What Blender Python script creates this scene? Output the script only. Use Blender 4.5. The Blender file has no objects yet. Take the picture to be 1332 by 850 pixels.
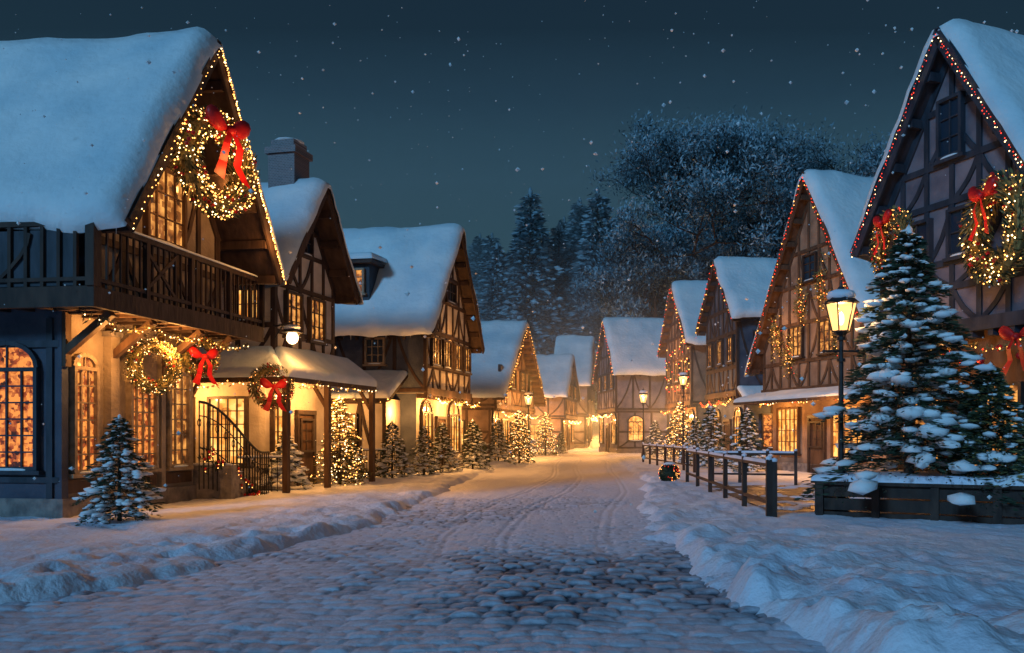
import bpy, math, random
import numpy as np
from mathutils import Vector, Matrix
random.seed(7)
rnd=random.random
sc=bpy.context.scene
sc.view_settings.view_transform='Standard'; sc.view_settings.look='None'; sc.view_settings.exposure=0
V=Vector
# ------------------------------------------------------------------ materials
MATS={}
def newmat(name):
    m=bpy.data.materials.new(name); m.use_nodes=True; MATS[name]=m
    nt=m.node_tree; return m,nt,nt.nodes['Principled BSDF']
def N(nt,t,**kw):
    n=nt.nodes.new(t)
    for k,v in kw.items(): setattr(n,k,v)
    return n
def noisy(name,c1,c2,scale=4,rough=.8,bump=.3,bscale=30,bdist=.02,stretch=None,detail=3,spec=.3):
    m,nt,p=newmat(name)
    tc=N(nt,'ShaderNodeTexCoord'); src=tc.outputs['Object']
    if stretch:
        mp=N(nt,'ShaderNodeMapping'); mp.inputs['Scale'].default_value=stretch
        nt.links.new(src,mp.inputs['Vector']); src=mp.outputs['Vector']
    n1=N(nt,'ShaderNodeTexNoise'); n1.inputs['Scale'].default_value=scale; n1.inputs['Detail'].default_value=detail
    nt.links.new(src,n1.inputs['Vector'])
    r=N(nt,'ShaderNodeValToRGB'); r.color_ramp.elements[0].position=.32; r.color_ramp.elements[1].position=.68
    r.color_ramp.elements[0].color=(*c1,1); r.color_ramp.elements[1].color=(*c2,1)
    nt.links.new(n1.outputs['Fac'],r.inputs['Fac']); nt.links.new(r.outputs['Color'],p.inputs['Base Color'])
    if bump>0:
        n2=N(nt,'ShaderNodeTexNoise'); n2.inputs['Scale'].default_value=bscale; n2.inputs['Detail'].default_value=3
        nt.links.new(src,n2.inputs['Vector'])
        b=N(nt,'ShaderNodeBump'); b.inputs['Strength'].default_value=bump; b.inputs['Distance'].default_value=bdist
        nt.links.new(n2.outputs['Fac'],b.inputs['Height']); nt.links.new(b.outputs['Normal'],p.inputs['Normal'])
    p.inputs['Roughness'].default_value=rough
    p.inputs['Specular IOR Level'].default_value=spec
    return m
noisy('snow',(.64,.7,.84),(.8,.84,.93),1.2,.75,.6,13,.045)
noisy('snow_roof',(.56,.7,.78),(.84,.88,.9),.7,.75,.5,5,.07,detail=5)
noisy('snow_tree',(.72,.77,.82),(.85,.88,.9),6,.8,0)
noisy('timber',(.028,.018,.016),(.07,.042,.032),5,.7,.6,14,.02,(1,1,.3))
noisy('timber_brown',(.06,.032,.02),(.13,.075,.045),5,.7,.6,14,.02,(1,1,.3))
noisy('timber_blue',(.02,.028,.04),(.045,.055,.075),5,.6,.5,14,.02,(1,1,.3))
noisy('plaster_cream',(.42,.37,.31),(.68,.62,.54),1.4,.9,.6,16,.03,detail=5)
noisy('plaster_taupe',(.19,.15,.11),(.34,.28,.21),1.6,.9,.6,16,.03,detail=5)
noisy('plaster_blue',(.045,.055,.085),(.095,.11,.145),1.6,.85,.5,16,.03)
noisy('plaster_grey',(.12,.11,.14),(.23,.21,.24),1.6,.9,.5,16,.03)
noisy('plaster_brown',(.2,.13,.09),(.36,.25,.17),1.6,.9,.5,16,.03)
noisy('stone',(.13,.12,.12),(.28,.25,.23),5,.85,.8,12,.04)
noisy('paving',(.05,.04,.035),(.13,.1,.08),3,.45,.6,9,.03)
noisy('iron',(.012,.012,.014),(.03,.03,.032),10,.45,0)
noisy('frame_white',(.2,.15,.1),(.34,.27,.19),8,.6,0)
noisy('frame_dark',(.03,.02,.018),(.06,.04,.03),8,.5,0)
noisy('needle',(.014,.03,.018),(.05,.075,.04),3,.7,0)
noisy('needle_glow_tint',(.1,.09,.03),(.35,.26,.09),6,.6,0)  # needles with warm glow from the lights put into the base colour
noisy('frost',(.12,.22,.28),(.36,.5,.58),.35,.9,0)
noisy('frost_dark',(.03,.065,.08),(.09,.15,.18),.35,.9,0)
noisy('bark',(.03,.022,.018),(.08,.06,.045),8,.9,0)
noisy('ribbon',(.4,.01,.012),(.7,.02,.02),5,.45,0)
# brick
m,nt,p=newmat('brick')
tc=N(nt,'ShaderNodeTexCoord'); mp=N(nt,'ShaderNodeMapping'); mp.inputs['Rotation'].default_value=(math.radians(90),0,0)
bt=N(nt,'ShaderNodeTexBrick'); bt.inputs['Scale'].default_value=5.5
bt.inputs['Color1'].default_value=(.14,.1,.1,1); bt.inputs['Color2'].default_value=(.07,.06,.065,1); bt.inputs['Mortar'].default_value=(.22,.22,.25,1)
nt.links.new(tc.outputs['Object'],mp.inputs[0]); nt.links.new(mp.outputs[0],bt.inputs[0]); nt.links.new(bt.outputs[0],p.inputs['Base Color'])
def emis(name,col,s,sample=False,rough=.4):
    m,nt,p=newmat(name)
    p.inputs['Base Color'].default_value=(*[min(1,c*.8) for c in col],1)
    p.inputs['Emission Color'].default_value=(*col,1); p.inputs['Emission Strength'].default_value=s
    p.inputs['Roughness'].default_value=rough
    m.cycles.emission_sampling='AUTO' if sample else 'NONE'
emis('bulb_warm',(1,.42,.09),5); emis('bulb_red',(1,.05,.02),2.2); emis('bulb_white',(1,.66,.3),7)
def glassmat(name,ca,cb,cc,s,scale,vw=.38):
    m,nt,p=newmat(name)
    tc=N(nt,'ShaderNodeTexCoord')
    n1=N(nt,'ShaderNodeTexNoise'); n1.inputs['Scale'].default_value=scale; n1.inputs['Detail'].default_value=2
    vo=N(nt,'ShaderNodeTexVoronoi'); vo.inputs['Scale'].default_value=scale*2.6; vo.distance='CHEBYCHEV'
    nt.links.new(tc.outputs['Object'],n1.inputs[0]); nt.links.new(tc.outputs['Object'],vo.inputs[0])
    sep=N(nt,'ShaderNodeSeparateColor'); nt.links.new(vo.outputs['Color'],sep.inputs[0])
    mx=N(nt,'ShaderNodeMath',operation='MULTIPLY_ADD'); mx.inputs[1].default_value=vw
    nt.links.new(sep.outputs[0],mx.inputs[0]); nt.links.new(n1.outputs['Fac'],mx.inputs[2])
    r=N(nt,'ShaderNodeValToRGB'); e=r.color_ramp.elements
    e[0].position=.42; e[0].color=(*ca,1); e[1].position=.9; e[1].color=(*cc,1); x=e.new(.64); x.color=(*cb,1)
    nt.links.new(mx.outputs[0],r.inputs[0]); nt.links.new(r.outputs[0],p.inputs['Emission Color'])
    p.inputs['Emission Strength'].default_value=s; p.inputs['Base Color'].default_value=(.02,.02,.02,1)
    p.inputs['Roughness'].default_value=.12
    m.cycles.emission_sampling='NONE'
glassmat('glass_lit',(.3,.085,.015),(.8,.28,.045),(1,.5,.13),1.8,2.2)
glassmat('glass_dim',(.05,.018,.006),(.34,.1,.02),(1,.42,.09),1.1,3.2)
glassmat('glass_red',(.035,.01,.006),(.36,.06,.014),(1,.32,.06),1.1,5.5,.5)
m,nt,p=newmat('glass_dark'); p.inputs['Base Color'].default_value=(.02,.035,.06,1); p.inputs['Roughness'].default_value=.12
m,nt,p=newmat('lantern_glass')
em=N(nt,'ShaderNodeEmission'); em.inputs[0].default_value=(1,.5,.15,1); em.inputs[1].default_value=3.0
tr=N(nt,'ShaderNodeBsdfTransparent'); mx=N(nt,'ShaderNodeMixShader'); mx.inputs[0].default_value=.55
nt.links.new(tr.outputs[0],mx.inputs[1]); nt.links.new(em.outputs[0],mx.inputs[2]); nt.links.new(mx.outputs[0],nt.nodes['Material Output'].inputs[0]); m.cycles.emission_sampling='NONE'
# ------------------------------------------------------------------ mesh builder
def ico(sub):
    import bmesh
    bm=bmesh.new(); bmesh.ops.create_icosphere(bm,subdivisions=sub,radius=1)
    v=[tuple(x.co) for x in bm.verts]; f=[tuple(y.index for y in x.verts) for x in bm.faces]; bm.free(); return np.array(v),f
ICO1=ico(1); ICO2=ico(2)
OCT=(np.array([(1,0,0),(-1,0,0),(0,1,0),(0,-1,0),(0,0,1),(0,0,-1)],float),[(0,2,4),(2,1,4),(1,3,4),(3,0,4),(2,0,5),(1,2,5),(3,1,5),(0,3,5)])
class MB:
    def __init__(s): s.v=[]; s.f=[]; s.m=[]
    def add(s,vs,fs,mat):
        o=len(s.v); s.v.extend([tuple(x) for x in vs]); s.f.extend([tuple(i+o for i in f) for f in fs]); s.m.extend([mat]*len(fs))
    def box(s,a,b,mat):
        x0,y0,z0=a; x1,y1,z1=b
        s.add([(x0,y0,z0),(x1,y0,z0),(x1,y1,z0),(x0,y1,z0),(x0,y0,z1),(x1,y0,z1),(x1,y1,z1),(x0,y1,z1)],
              [(0,3,2,1),(4,5,6,7),(0,1,5,4),(1,2,6,5),(2,3,7,6),(3,0,4,7)],mat)
    def beam(s,p0,p1,w,d,n,mat):
        p0=V(p0);p1=V(p1);n=V(n).normalized(); a=(p1-p0).normalized(); sd=a.cross(n).normalized()*w/2; nn=sd.cross(a).normalized()*d/2
        c=[p+x*sd+y*nn for p in (p0,p1) for x,y in ((-1,-1),(1,-1),(1,1),(-1,1))]
        s.add(c,[(0,3,2,1),(4,5,6,7),(0,1,5,4),(1,2,6,5),(2,3,7,6),(3,0,4,7)],mat)
    def cyl(s,p0,p1,r0,r1,mat,n=8,cap=True):
        p0=V(p0);p1=V(p1);a=(p1-p0).normalized(); t=V((1,0,0)) if abs(a.x)<.8 else V((0,1,0))
        u=a.cross(t).normalized(); w=a.cross(u)
        c=[p+(u*math.cos(k*2*math.pi/n)+w*math.sin(k*2*math.pi/n))*r for p,r in((p0,r0),(p1,r1)) for k in range(n)]
        f=[(k,(k+1)%n,n+(k+1)%n,n+k) for k in range(n)]
        if cap: f+= [tuple(range(n))[::-1],tuple(range(n,2*n))]
        s.add(c,f,mat)
    def prism(s,pts,off,mat):
        n=len(pts); off=V(off); pts=[V(q) for q in pts]
        s.add(pts+[q+off for q in pts],[tuple(range(n))[::-1],tuple(range(n,2*n))]+[(k,(k+1)%n,n+(k+1)%n,n+k) for k in range(n)],mat)
    def blob(s,c,sx,sy,sz,mat,src=None,jit=.12,rz=None):
        vv,ff=src or ICO1
        a=rnd()*6.28 if rz is None else rz; ca,sa=math.cos(a),math.sin(a)
        q=vv*np.array([sx,sy,sz])*(1+np.random.uniform(-jit,jit,(len(vv),1)))
        x=q[:,0]*ca-q[:,1]*sa+c[0]; y=q[:,0]*sa+q[:,1]*ca+c[1]
        s.add(list(zip(x,y,q[:,2]+c[2])),ff,mat)
    def bulb(s,c,r,mat): 
        s.add([(c[0]+a*r,c[1]+b*r,c[2]+d*r) for a,b,d in OCT[0]],OCT[1],mat)
    def needle(s,p,d,l,w,mat):
        p=V(p);d=V(d).normalized(); q=V((rnd()-.5,rnd()-.5,rnd()-.5)); sd=d.cross(q)
        if sd.length<1e-4: return
        sd=sd.normalized()*w*.5
        s.add([p,p+d*l*.45+sd,p+d*l,p+d*l*.45-sd],[(0,1,2,3)],mat)
    def tuft(s,c,r,n,l,w,mat):
        for _ in range(n):
            d=V((random.gauss(0,1),random.gauss(0,1),random.gauss(0,1))).normalized()
            s.needle(V(c)+d*r*rnd(),d+V((0,0,.2)),l*(.6+.8*rnd()),w,mat)
    def obj(s,name,parent=None,smooth=False):
        if not s.v: return None
        me=bpy.data.meshes.new(name); me.from_pydata(s.v,[],s.f)
        names=sorted(set(s.m)); ix={n:i for i,n in enumerate(names)}
        for n in names: me.materials.append(MATS[n])
        me.polygons.foreach_set('material_index',[ix[a] for a in s.m])
        if smooth: me.polygons.foreach_set('use_smooth',[a in SMOOTHM or smooth=='all' for a in s.m])
        me.update()
        o=bpy.data.objects.new(name,me); sc.collection.objects.link(o)
        if parent: o.parent=parent
        return o
SMOOTHM={'snow','snow_roof','snow_tree','ribbon'}
def empty(name,loc=(0,0,0),rz=0):
    o=bpy.data.objects.new(name,None); sc.collection.objects.link(o); o.location=loc; o.rotation_euler=(0,0,rz); return o
LK=2.6
def plight(name,loc,power,parent=None,col=(1,.42,.1),r=.06):
    l=bpy.data.lights.new(name,'POINT'); l.energy=power*LK; l.color=col; l.shadow_soft_size=r
    o=bpy.data.objects.new(name,l); o.location=loc; sc.collection.objects.link(o)
    if parent: o.parent=parent
    return o
# ------------------------------------------------------------------ noise
def hsh(i,j,s): 
    a=np.sin(i*127.1+j*311.7+s*74.7)*43758.5453; return a-np.floor(a)
def vn(x,y,s=0):
    xi=np.floor(x);yi=np.floor(y);fx=x-xi;fy=y-yi;fx=fx*fx*(3-2*fx);fy=fy*fy*(3-2*fy)
    return (hsh(xi,yi,s)*(1-fx)+hsh(xi+1,yi,s)*fx)*(1-fy)+(hsh(xi,yi+1,s)*(1-fx)+hsh(xi+1,yi+1,s)*fx)*fy
def fbm(x,y,s=0,o=4):
    t=0;a=.5
    for k in range(o): t=t+a*vn(x*2**k*1.03+k*3.3,y*2**k*.97-k*1.7,s+k); a*=.5
    return t/(1-.5**o)
def sst(x): x=np.clip(x,0,1); return x*x*(3-2*x)
RY=[-50,3,6.1,8.9,12.75,17,22.5,30,46,80,100]; RX=[2.6,2.4,1.75,1.3,1.1,1.25,1.9,2.3,2.5,2.0,2.0]
LY=[-50,3,7.4,8.7,11.9,14.9,22.5,30,46,80,100]; LX=[-9,-8.2,-5.2,-4.1,-3.5,-3.1,-3.1,-3.1,-2.6,-.6,-.2]
def gz(x,y):
    x=np.asarray(x,float);y=np.asarray(y,float)
    dr=x-np.interp(y,RY,RX); dl=np.interp(y,LY,LX)-x
    d=np.maximum(dr,dl)+(fbm(x*1.3,y*1.3,3)-.5)*.7
    fade=1/(1+np.maximum(0,y-8)/25)
    lump=(fbm(x*1.6,y*1.3,11,5)-.35)
    xr=x+.5*fbm(x*.8,y*.8,61); yr=y+.8*fbm(x*.9,y*.9,62)
    rg=1-np.abs(2*fbm(xr*1.2,yr*1.1,23,4)-1)*2.2
    bank=.16*sst(d/.5)
    near=sst(d/.4)*np.exp(-((np.maximum(d-.3,0))/2.4)**2)
    right=sst((dr+.2)/.5)
    amp=(.15+.17*right*sst((16-y)/7)+.06*sst((11-y)/4))*fade
    z=-.07+bank+ near*lump*amp*1.6 + near*np.clip(rg,0,1)*.10*fade
    z=z+sst(d/.6)*(fbm(x*4,y*4,5,4)-.5)*.09*fade
    fx=np.floor(x/.55);fy=np.floor(y/.55); cx=(fx+.25+.5*hsh(fx,fy,71))*.55; cy=(fy+.25+.5*hsh(fx,fy,72))*.55
    on=(hsh(fx,fy,73)>.4)*(vn(x*.5,y*.5,74)>.38); rr=((x-cx)/.09)**2+((y-cy)/.16)**2
    z=z-on*.07*np.exp(-rr)*sst(d/.6)*fade
    z=z+ np.where(y>84,14*sst((y-84)/50),0)*1.0 + 9*sst((x-13)/16)*sst((y-55)/25)
    ter=sst((x-3.7)/.25)*sst((y-15.6)/.3)*sst((25-y)/.4)*sst((8-x)/.3)
    return z*(1-ter)+.02*ter
def gridmesh(name,X,Y,Z,mat,attr=None):
    r,c=X.shape; me=bpy.data.meshes.new(name)
    co=np.stack([X,Y,Z],-1).reshape(-1,3)
    idx=np.arange(r*c).reshape(r,c)
    q=np.stack([idx[:-1,:-1],idx[:-1,1:],idx[1:,1:],idx[1:,:-1]],-1).reshape(-1,4)
    me.vertices.add(len(co)); me.vertices.foreach_set('co',co.ravel().astype(np.float32))
    me.loops.add(q.size); me.loops.foreach_set('vertex_index',q.ravel().astype(np.int32))
    me.polygons.add(len(q)); me.polygons.foreach_set('loop_start',np.arange(0,q.size,4,dtype=np.int32)); me.polygons.foreach_set('loop_total',np.full(len(q),4,dtype=np.int32))
    me.polygons.foreach_set('use_smooth',np.ones(len(q),bool))
    me.update(); me.validate()
    if attr is not None:
        a=me.attributes.new('snowy','FLOAT','POINT'); a.data.foreach_set('value',attr.ravel().astype(np.float32))
    me.materials.append(MATS[mat]); o=bpy.data.objects.new(name,me); sc.collection.objects.link(o); return o
xs=np.concatenate([-np.geomspace(500,12.5,40),np.arange(-12,12,.05),np.geomspace(12.5,500,40)])
ys=np.concatenate([np.linspace(-60,2.5,20),3*np.exp(np.arange(0,math.log(60/3),.0058)),np.geomspace(61,900,120)])
X,Y=np.meshgrid(xs,ys); gridmesh('snow_ground',X,Y,gz(X,Y),'snow')
mb=MB()
for i in range(9):
    for j_ in range(19):
        a=3.95+i*.46;b=15.9+j_*.46; mb.box((a+.01,b+.01,-.05),(a+.45,b+.45,.045+.012*rnd()),'paving')
for k in range(70): mb.blob((3.9+4.2*rnd(),15.8+9*rnd(),.05),.1+.3*rnd(),.1+.25*rnd(),.03,'snow',ICO2,.1)
mb.obj('paved_terrace',None,True)
# street
m,nt,p=newmat('cobble')
at=N(nt,'ShaderNodeAttribute'); at.attribute_name='snowy'
tc=N(nt,'ShaderNodeTexCoord'); n1=N(nt,'ShaderNodeTexNoise'); n1.inputs['Scale'].default_value=7; n1.inputs['Detail'].default_value=6
nt.links.new(tc.outputs['Object'],n1.inputs[0])
ad=N(nt,'ShaderNodeMath',operation='MULTIPLY_ADD'); ad.inputs[1].default_value=.75; nt.links.new(n1.outputs['Fac'],ad.inputs[0]); nt.links.new(at.outputs['Fac'],ad.inputs[2])
r=N(nt,'ShaderNodeValToRGB'); r.color_ramp.elements[0].position=.4; r.color_ramp.elements[1].position=.95
r.color_ramp.elements[0].color=(.07,.078,.105,1); r.color_ramp.elements[1].color=(.68,.72,.84,1)
nt.links.new(ad.outputs[0],r.inputs[0]); nt.links.new(r.outputs[0],p.inputs['Base Color'])
p.inputs['Roughness'].default_value=.6; p.inputs['Specular IOR Level'].default_value=.3
b=N(nt,'ShaderNodeBump'); b.inputs['Strength'].default_value=.6; b.inputs['Distance'].default_value=.02
n2=N(nt,'ShaderNodeTexNoise'); n2.inputs['Scale'].default_value=22; n2.inputs['Detail'].default_value=3; nt.links.new(tc.outputs['Object'],n2.inputs[0])
nt.links.new(n2.outputs['Fac'],b.inputs['Height']); nt.links.new(b.outputs[0],p.inputs['Normal'])
ys=np.concatenate([np.linspace(-10,2.95,15),3*np.exp(np.arange(0,math.log(100/3),.003))])
t=np.linspace(0,1,360)
Y=np.repeat(ys[:,None],360,1); lo=np.interp(ys,LY,LX)-.7; hi=np.interp(ys,RY,RX)+.7
X=lo[:,None]+(hi-lo)[:,None]*t[None]
wy=Y+.12*np.sin(X*.8)+(fbm(X*.7,Y*.7,31)-.5)*.3
rh=.215
row=np.floor(wy/rh); fv=(wy/rh-row)*2-1
cw=.29; xx=X+(row%2)*cw*.5+hsh(row,row*0,2)*.12+(vn(X*2.3,Y*2.3,8)-.5)*.10
col=np.floor(xx/cw); fu=(xx/cw-col)*2-1
hh=hsh(col,row,5); st=np.sqrt(np.clip((1-np.abs(fu)**4)*(1-np.abs(fv)**3.4),0,1))
gap=1-sst((1-np.maximum(np.abs(fu),np.abs(fv)))/.25)
fd=1-sst((Y-9)/24); cover=fbm(X*.5,Y*.32,41)
low=sst((cover-.36)/.28)
dr=X-np.interp(Y,RY,RX)
trk=0
for off in(-.45,-.62,-1.9,-2.08,-2.9,-3.05): 
    trk=trk+np.exp(-((dr-off+.12*np.sin(Y*.25+off))/.05)**2)
trk=trk*sst((Y-7)/6)
Z=fd*(st*.058*(.5+.7*hh)*(1-.6*low)) + (fbm(X*3,Y*3,6)-.5)*.03 + (fbm(X*1.4,Y*.25,9)-.5)*.05 - trk*.014
snowy=.27+ .30*low -gap*.26*fd*(1-.75*low) + .32*sst((Y-7)/15) + (hh-.5)*.26*fd*(1-.5*low) -.10*fd*np.clip(fv,0,1)**2 - trk*.05
gridmesh('cobbled_street',X,Y,Z,'cobble',snowy)
# ------------------------------------------------------------------ snow pads
def snow_quad(mb,A,B,C,D,T,nu=14,nv=8,r=.18,mat='snow_roof',seed=0,ext=.05):
    A,B,C,D=[np.array(q,float) for q in(A,B,C,D)]
    n=np.cross(B-A,D-A); n/=np.linalg.norm(n); 
    if n[2]<0: n=-n
    lu=np.linalg.norm(B-A); lv=np.linalg.norm(D-A)
    us=np.unique(np.concatenate([np.linspace(0,1,nu),[min(.5,r*q/lu) for q in(.1,.35,.7,1)],[1-min(.5,r*q/lu) for q in(.1,.35,.7,1)]]))
    vs=np.unique(np.concatenate([np.linspace(0,1,nv),[min(.5,r*q/lv) for q in(.1,.35,.7,1)],[1-min(.5,r*q/lv) for q in(.1,.35,.7,1)]]))
    P=[]
    for v in vs:
        for u in us:
            p=(A*(1-u)+B*u)*(1-v)+(D*(1-u)+C*u)*v
            d=min(u*lu,(1-u)*lu,v*lv,(1-v)*lv); q=min(1,d/r)
            th=T*math.sqrt(max(0,1-(1-q)**2))*(.8+.4*float(vn(p[0]*1.7+seed,p[1]*1.7+p[2],seed)))
            P.append(p+n*th)
    a=len(us); mb.add(P,[(i*a+j,i*a+j+1,(i+1)*a+j+1,(i+1)*a+j) for i in range(len(vs)-1) for j in range(a-1)],mat)
# ------------------------------------------------------------------ house
class House:
    def __init__(s,name,S,E,ez,rz,ov,vo,D,gh,j,near,side_m='plaster_cream',gab_m='plaster_cream',tim='timber',T=.3,low_m=None,fr='frame_dark',ice=0):
        S=V(S);E=V(E); L=(E-S).length; yd=(E-S)/L; xd=V((yd.y,-yd.x)); s.W=L-2*ov; s.sl=(rz-ez)/(L/2)
        o=S+yd*ov-xd*vo; s.root=empty(name,(o.x,o.y,0),math.atan2(-yd.x,yd.y))
        s.ez,s.rz,s.ov,s.vo,s.D,s.gh,s.j,s.near,s.tim,s.T,s.fr=ez,rz,ov,vo,D,gh,j,near,tim,T,fr
        s.wall=MB();s.t=MB();s.roof=MB();s.win=MB();s.snow=MB();s.deco=MB()
        W=s.W; low_m=low_m or gab_m; s.nsgn=-1 if near==0 else 1; s.ny=0 if near==0 else W
        s.wall.box((-D,0,-.3),(0,W,gh),low_m)
        zt=s.zg(0); pts=[(-D,0,gh),(-D,W,gh),(-D,W,zt),(-D,W/2,s.zg(W/2)),(-D,0,zt)]
        s.wall.prism(pts,(D+j,0,0),gab_m)
        e=.012*s.nsgn
        if side_m!=gab_m:
            y=s.ny; s.wall.box((-D,min(y,y+e),0),(0.0,max(y,y+e),gh-.01),side_m)
            s.wall.box((-D,min(y,y+e),gh+.01),(j-.005,max(y,y+e),zt-.02),side_m)
        s.wall.box((-D,-.05,-.3),(.06,W+.05,.42),'stone')
        x0,x1=-D-.3,vo
        for sg in(0,1):
            y0=-ov if sg==0 else W+ov
            a=V((x0,y0,ez));b=V((x0,W/2,rz))
            th=V((0,(s.sl if sg==0 else -s.sl),-1)).normalized()*.13
            s.roof.prism([a,b,V((x0,W/2,rz-.13*math.sqrt(1+s.sl**2))),a+th],(x1-x0,0,0),tim)
            dz=V((0,0,-.13))
            s.roof.beam(V((vo+.03,y0,ez))+dz,V((vo+.03,W/2,rz))+dz,.27,.05,(1,0,0),tim)
            s.roof.beam(V((vo+.065,y0,ez-.02)),V((vo+.065,W/2,rz-.02)),.09,.03,(1,0,0),tim)
            n=max(3,int((W/2+ov)/.42))
            for k in range(n):
                f=(k+.35)/n; y=y0+(W/2-y0)*f; z=ez+(rz-ez)*f-.13*math.sqrt(1+s.sl**2)-.09
                s.roof.box((j-.02,y-.06,z-.09),(vo-.02,y+.06,z+.09),tim)
            for k in range(int(D/.6)):
                x=-D+.3+k*.6; yy=y0+(.05 if sg==0 else -.05); y1=(0 if sg==0 else W)
                s.roof.beam((x,yy,ez-.2),(x,y1,ez+ov*s.sl-.2),.1,.12,(0,0,1),tim)
        if ice:
            y0=-ov-.02 if near==0 else W+ov+.02
            for k in range(int((D+vo)*7)):
                if rnd()<.45: continue
                x=-D+(D+vo)*rnd(); l=ice*(.2+rnd()**2); s.snow.cyl((x,y0,ez+.03),(x,y0,ez-.02-l),.018,.002,'snow_tree',5,False)
        s.roofsnow()
    def zg(s,y): return s.ez+s.sl*(min(y,s.W-y)+s.ov)-.1-.13*math.sqrt(1+s.sl**2)*.6
    def roofsnow(s):
        W,ov,sl,T=s.W,s.ov,s.sl,s.T; half=W/2+ov; r=.34
        x0,x1=-s.D-.35,s.vo+.1; Ls=half*math.sqrt(1+sl*sl)
        def axis(L,n,r):
            e=[r*q/L for q in(0,.03,.12,.3,.6,1)]; return np.unique(np.concatenate([e,np.linspace(e[-1],1-e[-1],n),[1-q for q in e]]))
        us=axis(x1-x0,int(min(50,(x1-x0)*5)),r); ts=axis(2*Ls,int(min(60,Ls*7)),r)*2-1
        U,Tt=np.meshgrid(us,ts); sd=s.root.location.x*3.1
        Xp=x0+(x1-x0)*U
        wob=(vn(Xp*1.3,Tt*0+sd,4)-.4)*.17+(vn(Xp*4.3,Tt*0+sd,14)-.5)*.05
        Ta=Tt*(1+np.abs(Tt)**6*(.03+wob/half))
        Xp=Xp+(U>.5)*np.clip((U-.9)*10,0,1)*((vn(Ta*3,U*0+sd,9)-.5)*.12+(vn(Ta*11,U*0+sd,19)-.5)*.06)
        ab=np.sqrt(Ta**2+.0012)
        y=W/2+Ta*half; z=s.rz-ab*half*sl
        bl=Ta/np.sqrt(Ta**2+.006); ny=bl*sl; nz=np.ones_like(ny); ln=np.sqrt(ny**2+nz**2); ny/=ln; nz/=ln
        dx=np.minimum(U,1-U)*(x1-x0); dt=(1-np.abs(Tt))*Ls; rr=r
        q1=np.sqrt(np.clip(1-(1-np.clip(dx/rr,0,1))**2,0,1)); q2=np.sqrt(np.clip(1-(1-np.clip(dt/rr,0,1))**2,0,1))
        th=T*q1*q2*(.66+.62*fbm(Xp*.6+sd,Ta*half*.8,7,3))+(fbm(Xp*2.2,Ta*half*2.2+sd,17,3)-.5)*.09*q1*q2
        P=np.stack([Xp,y+ny*th,z+nz*th+.004],-1).reshape(-1,3); a=len(us)
        s.snow.add([tuple(k) for k in P],[(i*a+k,i*a+k+1,(i+1)*a+k+1,(i+1)*a+k) for i in range(len(ts)-1) for k in range(a-1)],'snow_roof')
    def pt(s,pl,a,z,d=0):
        if pl=='g': return V((s.j+d,a,z))
        if pl=='b': return V((d,a,z))
        return V((a,s.ny+s.nsgn*d,z))
    def nr(s,pl): return V((1,0,0)) if pl in'gb' else V((0,s.nsgn,0))
    def window(s,pl,a0,a1,z0,z1,nc=2,nrw=3,mat='glass_lit',arch=False,fr=None,sill=True,shut=False):
        n=s.nr(pl); fr=fr or s.fr; P=lambda a,z,d: s.pt(pl,a,z,d)
        w=s.win; fw=.07
        w.add([P(a0,z0,.05),P(a1,z0,.05),P(a1,z1,.05),P(a0,z1,.05)],[(0,1,2,3)],mat)
        for a in(a0,a1): w.beam(P(a,z0-.03,.06),P(a,z1+.03,.06),fw,.14,n,fr)
        for z in(z0,z1): w.beam(P(a0+.036,z,.062),P(a1-.036,z,.062),fw,.13,n,fr)
        for k in range(1,nc):
            a=a0+(a1-a0)*k/nc; w.beam(P(a,z0+.03,.07),P(a,z1-.03,.07),.035,.04,n,fr)
        for k in range(1,nrw):
            z=z0+(z1-z0)*k/nrw; w.beam(P(a0+.03,z,.068),P(a1-.03,z,.068),.028,.035,n,fr)
        if arch:
            m=10; cx=(a0+a1)/2; ra=(a1-a0)/2; rh=ra*.75
            pts=[P(cx+ra*math.cos(math.pi*k/m),z1+.03+rh*math.sin(math.pi*k/m),.045) for k in range(m+1)]
            w.add(pts,[tuple(range(m+1))],mat)
            for k in range(m): w.beam(pts[k]+n*.015,pts[k+1]+n*.015,.08,.09,n,fr)
            w.beam(P(cx,z1+.03,.065),P(cx,z1+rh,.065),.03,.035,n,fr)
        if sill:
            w.beam(P(a0-.1,z0-.07,.07),P(a1+.1,z0-.07,.07),.07,.16,n,fr)
            c=P((a0+a1)/2,z0-.02,.09); L=(a1-a0)/2
            if pl in'gb': s.snow.blob(c,.06,L,.045,'snow_roof',ICO2,.06,0)
            else: s.snow.blob(c,L,.06,.045,'snow_roof',ICO2,.06,0)
    def door(s,pl,a0,a1,z1=2.1,mat='glass_lit'):
        n=s.nr(pl); P=lambda a,z,d: s.pt(pl,a,z,d); w=s.win
        w.beam(P((a0+a1)/2,.1,.03),P((a0+a1)/2,z1,.03),a1-a0,.06,n,'timber_brown')
        s.window(pl,a0+.12,a1-.12,1.05,z1-.15,2,3,mat,sill=False)
        for a in(a0,a1): w.beam(P(a,0,.05),P(a,z1+.05,.05),.1,.12,n,s.fr)
        w.beam(P(a0-.05,z1+.05,.055),P(a1+.05,z1+.05,.055),.12,.13,n,s.fr)
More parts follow.
